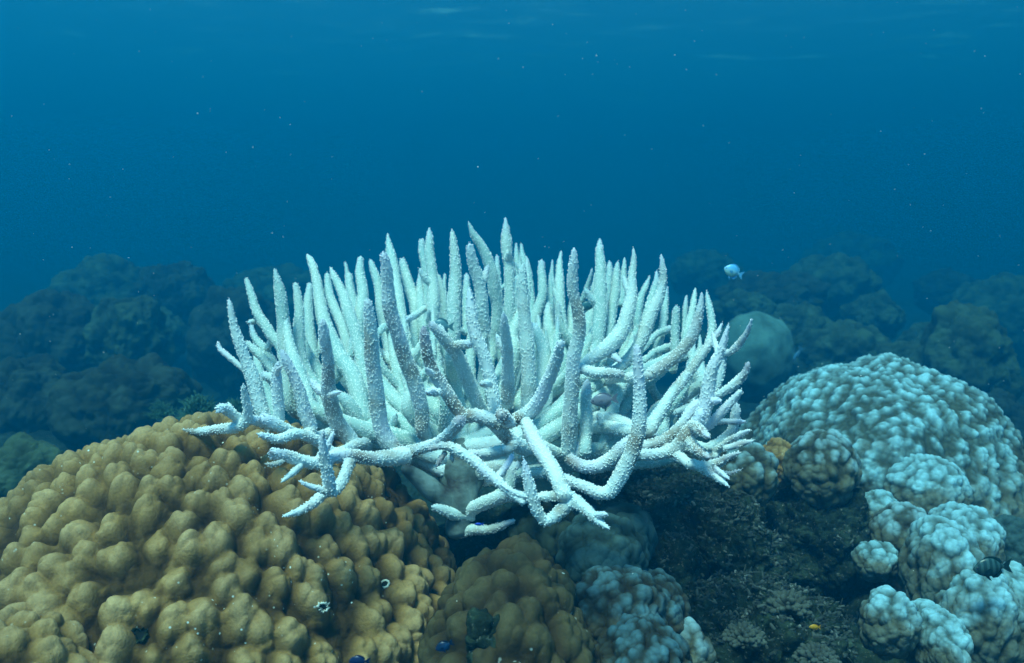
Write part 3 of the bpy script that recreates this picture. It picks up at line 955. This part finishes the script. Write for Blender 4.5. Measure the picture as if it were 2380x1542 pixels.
lines = [l for l in STAG.strip().split('\n') if l.strip()]
B, col0, cur, builds = None, None, None, []
rng_s = np.random.default_rng(5)
for l in lines:
    p = l.split()
    twig = p[0] == '+'
    if not twig:
        col0 = p[0]
        B = Build()
        builds.append(B)
    pts = [tuple(map(float, q.split(','))) for q in p[4:]]
    dt, db = float(p[1]), float(p[2])
    path = trace(col0, dt, db, pts, p[3] == 'c')
    path[:, :3] -= SL
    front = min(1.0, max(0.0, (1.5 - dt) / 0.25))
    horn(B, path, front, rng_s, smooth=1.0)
    # a few short side twigs
    Lb = np.linalg.norm(path[0, :3] - path[-1, :3])
    if not twig and len(path) > 3 and Lb > 0.12:
        for _ in range(rng_s.integers(0, 2)):
            k = rng_s.integers(2, max(3, min(5, len(path) - 1)))
            t_ = rng_s.random()
            e = path[k] * t_ + path[k + 1 if k + 1 < len(path) else k] * (1 - t_)
            a = rng_s.uniform(0, 2 * math.pi)
            dv = np.array([math.cos(a) * 0.8, math.sin(a) * 0.5 + (0.4 if dt < 1.5 else 0), rng_s.uniform(0.3, 1.2)])
            dv /= np.linalg.norm(dv)
            ln = rng_s.uniform(0.018, 0.045)
            rr = min(e[3] * 0.75, 0.010)
            tw = np.array([np.append(e[:3] + dv * ln + (0, 0, ln * 0.25), rr * 0.45), np.append(e[:3] + dv * ln * 0.6, rr * 0.85), np.append(e[:3], rr)])
            horn(B, tw, front, rng_s)
print('staghorn branches', len(builds))

# filler branches at the back, standing in the gaps behind the ones traced
SKY = np.array([(560, 720), (640, 660), (720, 625), (900, 580), (1000, 565), (1180, 545), (1400, 590), (1540, 630), (1650, 720)])
Bf = Build()
for k in range(42):
    x = rng_s.uniform(590, 1640)
    d = rng_s.uniform(1.5, 1.95)
    y = np.interp(x, SKY[:, 0], SKY[:, 1]) + rng_s.uniform(40, 190) * (1.1 if d < 1.7 else 0.8)
    w = rng_s.uniform(22, 31)
    lean = (x - 1100) * rng_s.uniform(0.18, 0.34)
    q = []
    for t, ww in ((0, 0.18), (0.15, 0.6), (0.4, 0.95), (0.75, 1.15), (1, 1.2)):
        q.append(np.append(P(x - lean * t * t + rng_s.uniform(-9, 9) * (t + 0.2), y + 240 * t, d - 0.08 * t), w * ww / 2 / FPX * d))
    fork = q[3].copy()
    q.append(np.append(P(HUB[0] + rng_s.uniform(-60, 60), HUB[1] + 10, 1.5), 0.02))
    q = np.array(q)
    q[:, :3] -= SL
    horn(Bf, q, 0.0, rng_s)
    if rng_s.random() < 0.6:
        fork[:3] -= SL
        sx = rng_s.choice((-1, 1))
        ln = rng_s.uniform(0.06, 0.13)
        r_ = fork[3] * 0.7
        fk = np.array([np.append(fork[:3] + (sx * ln * 0.45, rng_s.uniform(-.03, .03), ln), r_ * 0.35),
                       np.append(fork[:3] + (sx * ln * 0.38, 0, ln * 0.5), r_ * 0.9), np.append(fork[:3], r_)])
        horn(Bf, fk, 0.0, rng_s)
big = sorted(builds, key=lambda b_: -b_.n)
for b_ in big[98:]:
    v_all = np.vstack(b_.v)
    Bf.add(v_all, np.vstack(b_.q), np.vstack(b_.t), np.vstack(b_.a))
builds = big[:98]
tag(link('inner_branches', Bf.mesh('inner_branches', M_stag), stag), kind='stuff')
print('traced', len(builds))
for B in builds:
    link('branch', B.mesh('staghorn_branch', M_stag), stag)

# trunk: several thick roots fused over a swollen foot
def E(x, y, d, w):
    X, Y = (1450 + x / 1.8141) / 4068 * 2380, (1350 + y / 1.8141) / 4068 * 2380
    return np.append(P(X, Y, d), w / 1.8141 / 4068 * 2380 / 2 / FPX * d)


M_trunk, nt, b = new_mat('staghorn_trunk')
c = ramp(nt, noise(nt, 16, 4), [(0.36, (0.035, 0.03, 0.03)), (0.46, (0.09, 0.12, 0.115)), (0.6, (0.19, 0.25, 0.245))])
nt.links.new(c, b.inputs['Base Color'])
b.inputs['Roughness'].default_value = 0.8
bump(nt, noise(nt, 130, 3), b, 0.5, 0.003)
Bt = Build()
for pts, dd in (([E(665, 1430, 1.42, 60), E(662, 1400, 1.42, 170), E(672, 1330, 1.42, 190), E(690, 1220, 1.42, 200), E(700, 1080, 1.43, 260), E(710, 900, 1.45, 300), E(715, 760, 1.47, 240)], 0),
                ([E(290, 925, 1.38, 60), E(320, 950, 1.39, 90), E(410, 1020, 1.40, 130), E(510, 1105, 1.41, 160), E(640, 1190, 1.42, 150)], 0),
                ([E(480, 700, 1.5, 150), E(560, 860, 1.47, 170), E(640, 1040, 1.44, 180), E(690, 1150, 1.43, 160)], 0),
                ([E(900, 760, 1.5, 150), E(850, 880, 1.46, 160), E(780, 1020, 1.44, 170), E(720, 1150, 1.43, 150)], 0)):
    pts = np.array(pts)
    pts[:, :3] -= SL
    cc = catmull(pts, 0.006)
    path, rad = cc[:, :3], cc[:, 3] * (1 + 0.30 * fbm(cc[:, :3] + 5, 22, 3, 3))
    v, q, t, *_ = tube(path, rad, 24)
    Bt.add(v, q, t, np.zeros((len(v), 4)))
link('trunk', Bt.mesh('staghorn_trunk', M_trunk), stag)

# ------------------------------------------------------------------ fish
def fish(name, px, py, d, length_px, back, belly, label, cat='fish', heading=180, tilt=0, deep=0.5, stripes=None, eye_col=(0.02, 0.02, 0.05), group=None, toward=0):
    """heading 180 = facing left in the picture; tilt lifts the nose, toward turns it to the camera"""
    L = length_px / FPX * d
    m, nt, b = new_mat(name + '_skin')
    tc = N(nt, 'ShaderNodeTexCoord')
    sx = N(nt, 'ShaderNodeSeparateXYZ')
    nt.links.new(tc.outputs['Object'], sx.inputs[0])
    g = N(nt, 'ShaderNodeMapRange')
    g.inputs[1].default_value = -0.16 * L
    g.inputs[2].default_value = 0.14 * L
    nt.links.new(sx.outputs[2], g.inputs[0])
    c = mix(nt, g.outputs[0], belly, back)
    if stripes:
        w = N(nt, 'ShaderNodeTexWave', wave_type='BANDS', bands_direction='X')
        w.inputs['Scale'].default_value = 2.2 / L
        w.inputs['Distortion'].default_value = 1.0
        nt.links.new(tc.outputs['Object'], w.inputs['Vector'])
        c = mix(nt, ramp(nt, w.outputs['Fac'], [(0.45, G3(0)), (0.6, G3(0.7))]), c, stripes)
    nt.links.new(c, b.inputs['Base Color'])
    b.inputs['Roughness'].default_value = 0.35
    root = empty(name, P(px, py, d))
    root.rotation_euler = (0, R(-tilt) if heading == 180 else R(tilt), R(heading + toward))
    # body along +x (nose at +0.42 L), height along z, thickness along y
    prof = [(0.42, 0.015, 0.0), (0.39, 0.07, 0.0), (0.33, 0.14, 0.005), (0.22, 0.225, 0.01), (0.08, 0.27, 0.01), (-0.06, 0.26, 0.005), (-0.18, 0.19, 0.0),
            (-0.27, 0.10, 0.0), (-0.33, 0.055, 0.0), (-0.36, 0.05, 0.0)]
    pr = catmull([(a, h * deep * 1.9, z, 0) for a, h, z in prof], 0.03)
    S = 20
    V = []
    for a, h, z, _ in pr:
        th = h * 0.42 * (1 if a > -0.2 else max(0.35, 1 + (a + 0.2) * 3.5))
        for k in range(S):
            t = k / S * 2 * math.pi
            V.append((a * L, math.sin(t) * th * L * (1 - 0.15 * abs(math.cos(t))), (z + math.cos(t) * h * (1.0 if math.cos(t) > 0 else 0.95)) * L))
    n = len(pr)
    V.append((0.43 * L, 0, 0))
    V.append((pr[-1][0] * L - 0.01 * L, 0, 0))
    i = np.arange(n - 1)[:, None] * S
    j = np.arange(S)[None]
    jn = (j + 1) % S
    q = np.stack([(i + j).ravel(), (i + S + j).ravel(), (i + S + jn).ravel(), (i + jn).ravel()], 1)
    jj = np.arange(S)
    t = np.vstack([np.stack([np.full(S, n * S), jj, (jj + 1) % S], 1), np.stack([np.full(S, n * S + 1), (n - 1) * S + (jj + 1) % S, (n - 1) * S + jj], 1)])
    link('body', mesh_np(name, np.array(V), [q, t], m), root)
    mf = plain_mat(name + '_fin', [x * 0.8 for x in back], 0.5, 60 / L, 0.3, bump_d=0)

    def fin(nm, pts, y=0.0, splay=0.0):
        bm = bmesh.new()
        for s in (-1, 1):
            bm.faces.new([bm.verts.new((a * L, (y + splay * abs(z_ + 0.1)) * L + s * 0.004 * L, z_ * L)) for a, z_ in (pts if s > 0 else pts[::-1])])
        bm.verts.ensure_lookup_table()
        k = len(pts)
        for e in range(k):
            a, b_ = bm.verts[e], bm.verts[(e + 1) % k]
            c_, d_ = bm.verts[k + (k - 1 - e)], bm.verts[k + (k - 1 - (e + 1) % k)]
            bm.faces.new((b_, a, c_, d_))
        me = bpy.data.meshes.new(nm)
        bm.to_mesh(me)
        bm.free()
        me.materials.append(mf)
        link(nm, me, root)
    hh = deep * 1.9
    fin('tail_fin', [(-0.34, 0.05), (-0.44, 0.13), (-0.58, 0.20), (-0.52, 0.08), (-0.49, 0.0), (-0.52, -0.08), (-0.58, -0.20), (-0.44, -0.13), (-0.34, -0.05)])
    fin('dorsal_fin', [(0.20, 0.20 * hh), (0.12, 0.30 * hh), (0.0, 0.33 * hh), (-0.12, 0.31 * hh), (-0.26, 0.24 * hh), (-0.33, 0.13 * hh), (-0.27, 0.07 * hh), (0.0, 0.2 * hh)])
    fin('anal_fin', [(0.0, -0.20 * hh), (-0.08, -0.30 * hh), (-0.20, -0.30 * hh), (-0.32, -0.17 * hh), (-0.28, -0.06 * hh), (-0.1, -0.18 * hh)])
    for s in (-1, 1):
        fin('pectoral_fin', [(0.16, -0.02), (0.04, 0.03), (-0.02, -0.03), (0.02, -0.09), (0.12, -0.07)], y=s * 0.11 * hh, splay=s * 0.1)
        fin('pelvic_fin', [(0.14, -0.20 * hh), (0.04, -0.33 * hh), (-0.03, -0.38 * hh), (0.04, -0.22 * hh)], y=s * 0.02)
    me_ = plain_mat(name + '_eye', eye_col, 0.2, 10, 0.1, 0.6, 0)
    for s in (-1, 1):
        bm = bmesh.new()
        bmesh.ops.create_uvsphere(bm, u_segments=12, v_segments=8, radius=0.033 * L)
        for q_ in bm.verts:
            q_.co.x += 0.325 * L
            q_.co.y = q_.co.y * 0.5 + s * 0.052 * hh * L
            q_.co.z += 0.035 * L
        me = bpy.data.meshes.new('eye')
        bm.to_mesh(me)
        bm.free()
        me.materials.append(me_)
        link('eye', me, root)
    tag(root, label, cat, group)
    return root


fish('damselfish', 1702, 631, 1.75, 49, (0.10, 0.42, 0.75), (0.35, 0.60, 0.55), 'small pale blue fish swimming in open water right of the staghorn', tilt=22, deep=0.58, eye_col=(0.02, 0.05, 0.35))
fish('damselfish', 1400, 931, 1.29, 66, (0.16, 0.17, 0.22), (0.22, 0.22, 0.26), 'grey fish hiding among the right staghorn branches', tilt=-8, deep=0.45)
fish('damselfish', 1024, 760, 1.42, 56, (0.08, 0.20, 0.24), (0.12, 0.26, 0.28), 'dark teal rounded fish half hidden behind a front branch left of the middle', heading=180, deep=0.6)
fish('damselfish', 1362, 712, 1.62, 42, (0.03, 0.12, 0.15), (0.05, 0.16, 0.18), 'small dark fish behind the upper right branches of the staghorn', heading=0, deep=0.5)
fish('damselfish', 1112, 1219, 1.36, 22, (0.01, 0.06, 0.6), (0.02, 0.10, 0.5), 'tiny bright blue fish in the shade beside the foot of the staghorn', deep=0.3)
fish('damselfish', 2300, 1320, 1.36, 92, (0.010, 0.035, 0.035), (0.02, 0.05, 0.05), 'dark striped fish in front of the pale lobes at the right edge', tilt=-6, deep=0.48, stripes=(0.05, 0.11, 0.11))
fish('damselfish', 1892, 1458, 1.20, 28, (0.55, 0.25, 0.01), (0.6, 0.3, 0.02), 'tiny orange yellow fish low over the rubble heap', deep=0.42)
fish('damselfish', 1852, 826, 2.4, 40, (0.03, 0.14, 0.25), (0.03, 0.12, 0.2), 'slim blue fish seen edge on beside the smooth teal dome', tilt=-60, deep=0.22)
fish('damselfish', 1030, 1503, 0.98, 46, (0.003, 0.015, 0.05), (0.01, 0.07, 0.2), 'dark blue fish sheltering in a hollow at the bottom of the golden dome', tilt=-25, deep=0.5)
fish('damselfish', 832, 1538, 0.93, 52, (0.003, 0.012, 0.06), (0.005, 0.02, 0.1), 'deep navy fish cut off by the bottom edge under the golden dome', deep=0.5)


# ------------------------------------------------------------------ soft coral tufts, rubble, finger coral
def tuft(name, px, py, d, rpx, label, mat, count=140, seed=0):
    rng = np.random.default_rng(seed)
    c = P(px, py, d)
    r = rpx / FPX * d
    B = Build()
    for k in range(count):
        a = rng.uniform(0, 2 * math.pi)
        el = rng.uniform(0.15, 1.5)
        di = np.array([math.cos(a) * math.cos(el), math.sin(a) * math.cos(el), math.sin(el)])
        ln = r * rng.uniform(0.7, 1.1)
        p0 = di * r * 0.08
        p1 = di * ln * 0.55 + rng.normal(0, r * 0.06, 3)
        p2 = di * ln + rng.normal(0, r * 0.09, 3)
        pts = np.array([np.append(p2, r * 0.018), np.append(p1, r * 0.03), np.append(p0, r * 0.04)])
        cc = catmull(pts, r * 0.15)
        v, q, t, *_ = tube(cc[:, :3], cc[:, 3], 5)
        B.add(v, q, t, np.zeros((len(v), 4)))
        for _ in range(4):
            e = cc[rng.integers(0, max(1, len(cc) - 2)), :3]
            f = e + (di * 0.6 + rng.normal(0, 0.7, 3)) * r * 0.18
            pts = np.array([np.append(f, r * 0.012), np.append((e + f) / 2, r * 0.018), np.append(e, r * 0.02)])
            v, q, t, *_ = tube(pts[:, :3], pts[:, 3], 4)
            B.add(v, q, t, np.zeros((len(v), 4)))
    o = link(name, B.mesh(name, mat), None, c - np.array([0, 0, r * 0.5]))
    tag(o, label, 'coral')


M_soft = plain_mat('soft_coral', (0.05, 0.13, 0.09), 0.8, 30, 0.3)
M_finger = plain_mat('finger_coral', (0.06, 0.068, 0.055), 0.85, 60, 0.5, bump_d=0.003)
tuft('soft_coral', 462, 950, 2.4, 52, 'feathery green soft coral tuft behind the top of the golden dome', M_soft, seed=1)
tuft('soft_coral', 375, 955, 2.6, 34, 'smaller green soft coral tuft left of the feathery one behind the dome', M_soft, 110, seed=2)
tuft('soft_coral', 545, 945, 2.6, 32, 'dim soft coral tuft right behind the lowest left staghorn twig', M_soft, 110, seed=3)


def rubble(B, c, s, rng):
    """a broken bit of branching coral"""
    a = rng.normal(0, 1, 3)
    a[2] = abs(a[2]) * 0.6
    a /= np.linalg.norm(a)
    pts = np.array([np.append(c + a * s, s * 0.26), np.append(c + a * s * 0.4 + rng.normal(0, s * 0.08, 3), s * 0.34), np.append(c - a * s * 0.5, s * 0.36)])
    v, q, t, *_ = tube(pts[:, :3], pts[:, 3], 6)
    B.add(v, q, t, np.full((len(v), 4), rng.random()))
    if rng.random() < 0.7:
        b_ = a + rng.normal(0, 0.8, 3)
        pts = np.array([np.append(c + b_ * s * 0.7, s * 0.1), np.append(c + b_ * s * 0.3, s * 0.16), np.append(c, s * 0.18)])
        v, q, t, *_ = tube(pts[:, :3], pts[:, 3], 6)
        B.add(v, q, t, np.full((len(v), 4), rng.random()))


dg = bpy.context.evaluated_depsgraph_get()
dg.update()


def drop(x, y, top=0.2):
    """first solid surface below a point"""
    org, hit = Vector((x, y, top)), None
    for _ in range(3):
        ok, loc, nor, idx, ob, mx_ = SC.ray_cast(dg, org, Vector((0, 0, -1)), distance=4)
        if not ok:
            return None
        if ob.name != 'haze':
            return loc, ob
        org = loc - Vector((0, 0, 0.001))
    return None


Br = Build()
rg = np.random.default_rng(77)
placed = 0
for _ in range(14000):
    x, y = rg.uniform(0.22, 0.85), rg.uniform(0.95, 2.1)
    if rg.random() > 0.35 + 0.65 * math.exp(-((x - 0.42) / 0.2) ** 2 - ((y - 1.35) / 0.3) ** 2):
        continue
    h_ = drop(x, y, -0.25)
    if h_ is None or not (h_[1].name.startswith('sea_floor') or h_[1].name.startswith('reef_rock')):
        continue
    rubble(Br, np.array(h_[0]), rg.uniform(0.0035, 0.009), rg)
    placed += 1
    if placed >= 5500:
        break
print('rubble', placed)
M_rub, nt, b = new_mat('coral_rubble')
c = ramp(nt, attr(nt, 'stag'), [(0.0, (0.012, 0.016, 0.012)), (0.6, (0.025, 0.034, 0.027)), (0.9, (0.065, 0.075, 0.062)), (1.0, (0.17, 0.18, 0.16))])
nt.links.new(c, b.inputs['Base Color'])
b.inputs['Roughness'].default_value = 0.9
tag(link('coral_rubble', Br.mesh('coral_rubble', M_rub)), kind='stuff')

for px, py, d, rpx, lab, s in ((1832, 1400, 1.34, 62, 'dark cauliflower coral with stubby grey fingers on the rubble heap', 4),
                               (1730, 1470, 1.22, 55, 'cluster of short grey brown coral fingers at the bottom left of the rubble', 5),
                               (1900, 1520, 1.18, 60, 'knobbly grey finger coral at the bottom edge below the tiny orange fish', 6)):
    rng = np.random.default_rng(s)
    c = P(px, py + 20, d)
    r = rpx / FPX * d
    B = Build()
    for k in range(120):
        a, el = rng.uniform(0, 2 * math.pi), math.asin(rng.uniform(0.05, 1.0))
        di = np.array([math.cos(a) * math.cos(el), math.sin(a) * math.cos(el), math.sin(el)])
        tipr = r * rng.uniform(0.075, 0.125)
        e = di * r * rng.uniform(0.72, 0.95) * (1, 1, 0.8)
        pts = np.array([np.append(e, tipr), np.append(e * 0.7, tipr * 1.1), np.append(e * 0.1, tipr * 1.2)])
        cc = catmull(pts, r * 0.15)
        cc[0, 3] *= 0.7
        v, q, t, *_ = tube(cc[:, :3], cc[:, 3], 8)
        B.add(v, q, t, np.zeros((len(v), 4)))
    tag(link('finger_coral', B.mesh('finger_coral', M_finger), None, c), lab, 'coral')

# tube worm hole and two barnacles set into the big brown coral
def on_brown(px, py):
    tgt = P(px, py, 1.0)
    tgt = Vector(tgt).normalized()
    org = Vector((0, 0, 0))
    for _ in range(6):
        ok, loc, nor, idx, ob, mx_ = SC.ray_cast(dg, org, tgt, distance=4)
        if not ok:
            return None
        if ob.name != 'haze' and 'branch' not in ob.name:
            return loc, nor
        org = loc + tgt * 0.001
    return None


M_ring = plain_mat('worm_tube_rim', (0.5, 0.52, 0.46), 0.7, 200, 0.3)
M_hole = plain_mat('worm_tube_inside', (0.008, 0.01, 0.008), 0.9, 50, 0.2)
for px, py, r_px, lab in ((895, 1360, 11, 'round worm tube with a white rim in the lower right of the golden dome'),
                          (750, 1411, 12, 'ragged whitish barnacle on the golden dome left of the worm tube'),
                          (322, 1476, 15, 'dark barnacle hole in the fold at the lower left of the golden dome')):
    h_ = on_brown(px, py)
    if h_ is None:
        continue
    loc, nor = h_
    r = r_px / FPX * loc.length
    e = empty('worm_tube', loc)
    nor = (nor + Vector((0, -0.6, 0.2))).normalized()
    e.rotation_euler = nor.to_track_quat('Z', 'Y').to_euler()
    rng = np.random.default_rng(int(px))
    nA, nB = 28, 10
    V = []
    for i in range(nA):
        t = i / nA * 2 * math.pi
        w_ = 1 + (0.05 if px > 800 else 0.22) * rng.normal()
        for j in range(nB):
            s = j / nB * 2 * math.pi
            rr = (r * 0.85 + r * 0.22 * math.cos(s)) * w_
            V.append((rr * math.cos(t), rr * math.sin(t), r * 0.3 * math.sin(s) + r * 0.25))
    i = np.arange(nA)[:, None]
    j = np.arange(nB)[None]
    f = np.stack([(i * nB + j).ravel(), (((i + 1) % nA) * nB + j).ravel(), (((i + 1) % nA) * nB + (j + 1) % nB).ravel(), (i * nB + (j + 1) % nB).ravel()], 1)
    link('rim', mesh_np('rim', np.array(V), f, M_ring if px > 500 else M_rock), e)
    bm = bmesh.new()
    bmesh.ops.create_cone(bm, cap_ends=True, segments=24, radius1=r * 0.6, radius2=r * 0.78, depth=r * 0.6)
    for q_ in bm.verts:
        q_.co.z += r * 0.02
    me = bpy.data.meshes.new('inside')
    bm.to_mesh(me)
    me.materials.append(M_hole)
    link('inside', me, e)
    tag(e, lab, 'worm tube' if px > 800 else 'barnacle')

# ------------------------------------------------------------------ drifting particles
rg = np.random.default_rng(99)
m, nt, b = new_mat('marine_snow')
b.inputs['Base Color'].default_value = (0.75, 0.8, 0.8, 1)
b.inputs['Roughness'].default_value = 0.9
V, T = [], []
for k in range(420):
    d = rg.uniform(0.7, 4.0)
    px, py = rg.uniform(-200, 2580), rg.uniform(-100, 1500)
    c = P(px, py, d)
    s = d / 852 * rg.uniform(0.25, 0.75) * (1.7 if rg.random() < 0.06 else 1)
    o = len(V)
    for a in ((1, 0, 0), (-1, 0, 0), (0, 1, 0), (0, -1, 0), (0, 0, 1), (0, 0, -1)):
        V.append(c + np.array(a) * s * rg.uniform(0.5, 1))
    for f in ((0, 2, 4), (2, 1, 4), (1, 3, 4), (3, 0, 4), (2, 0, 5), (1, 2, 5), (3, 1, 5), (0, 3, 5)):
        T.append([o + q_ for q_ in f])
tag(link('marine_snow', mesh_np('marine_snow', np.array(V), np.array(T), m)), kind='stuff')
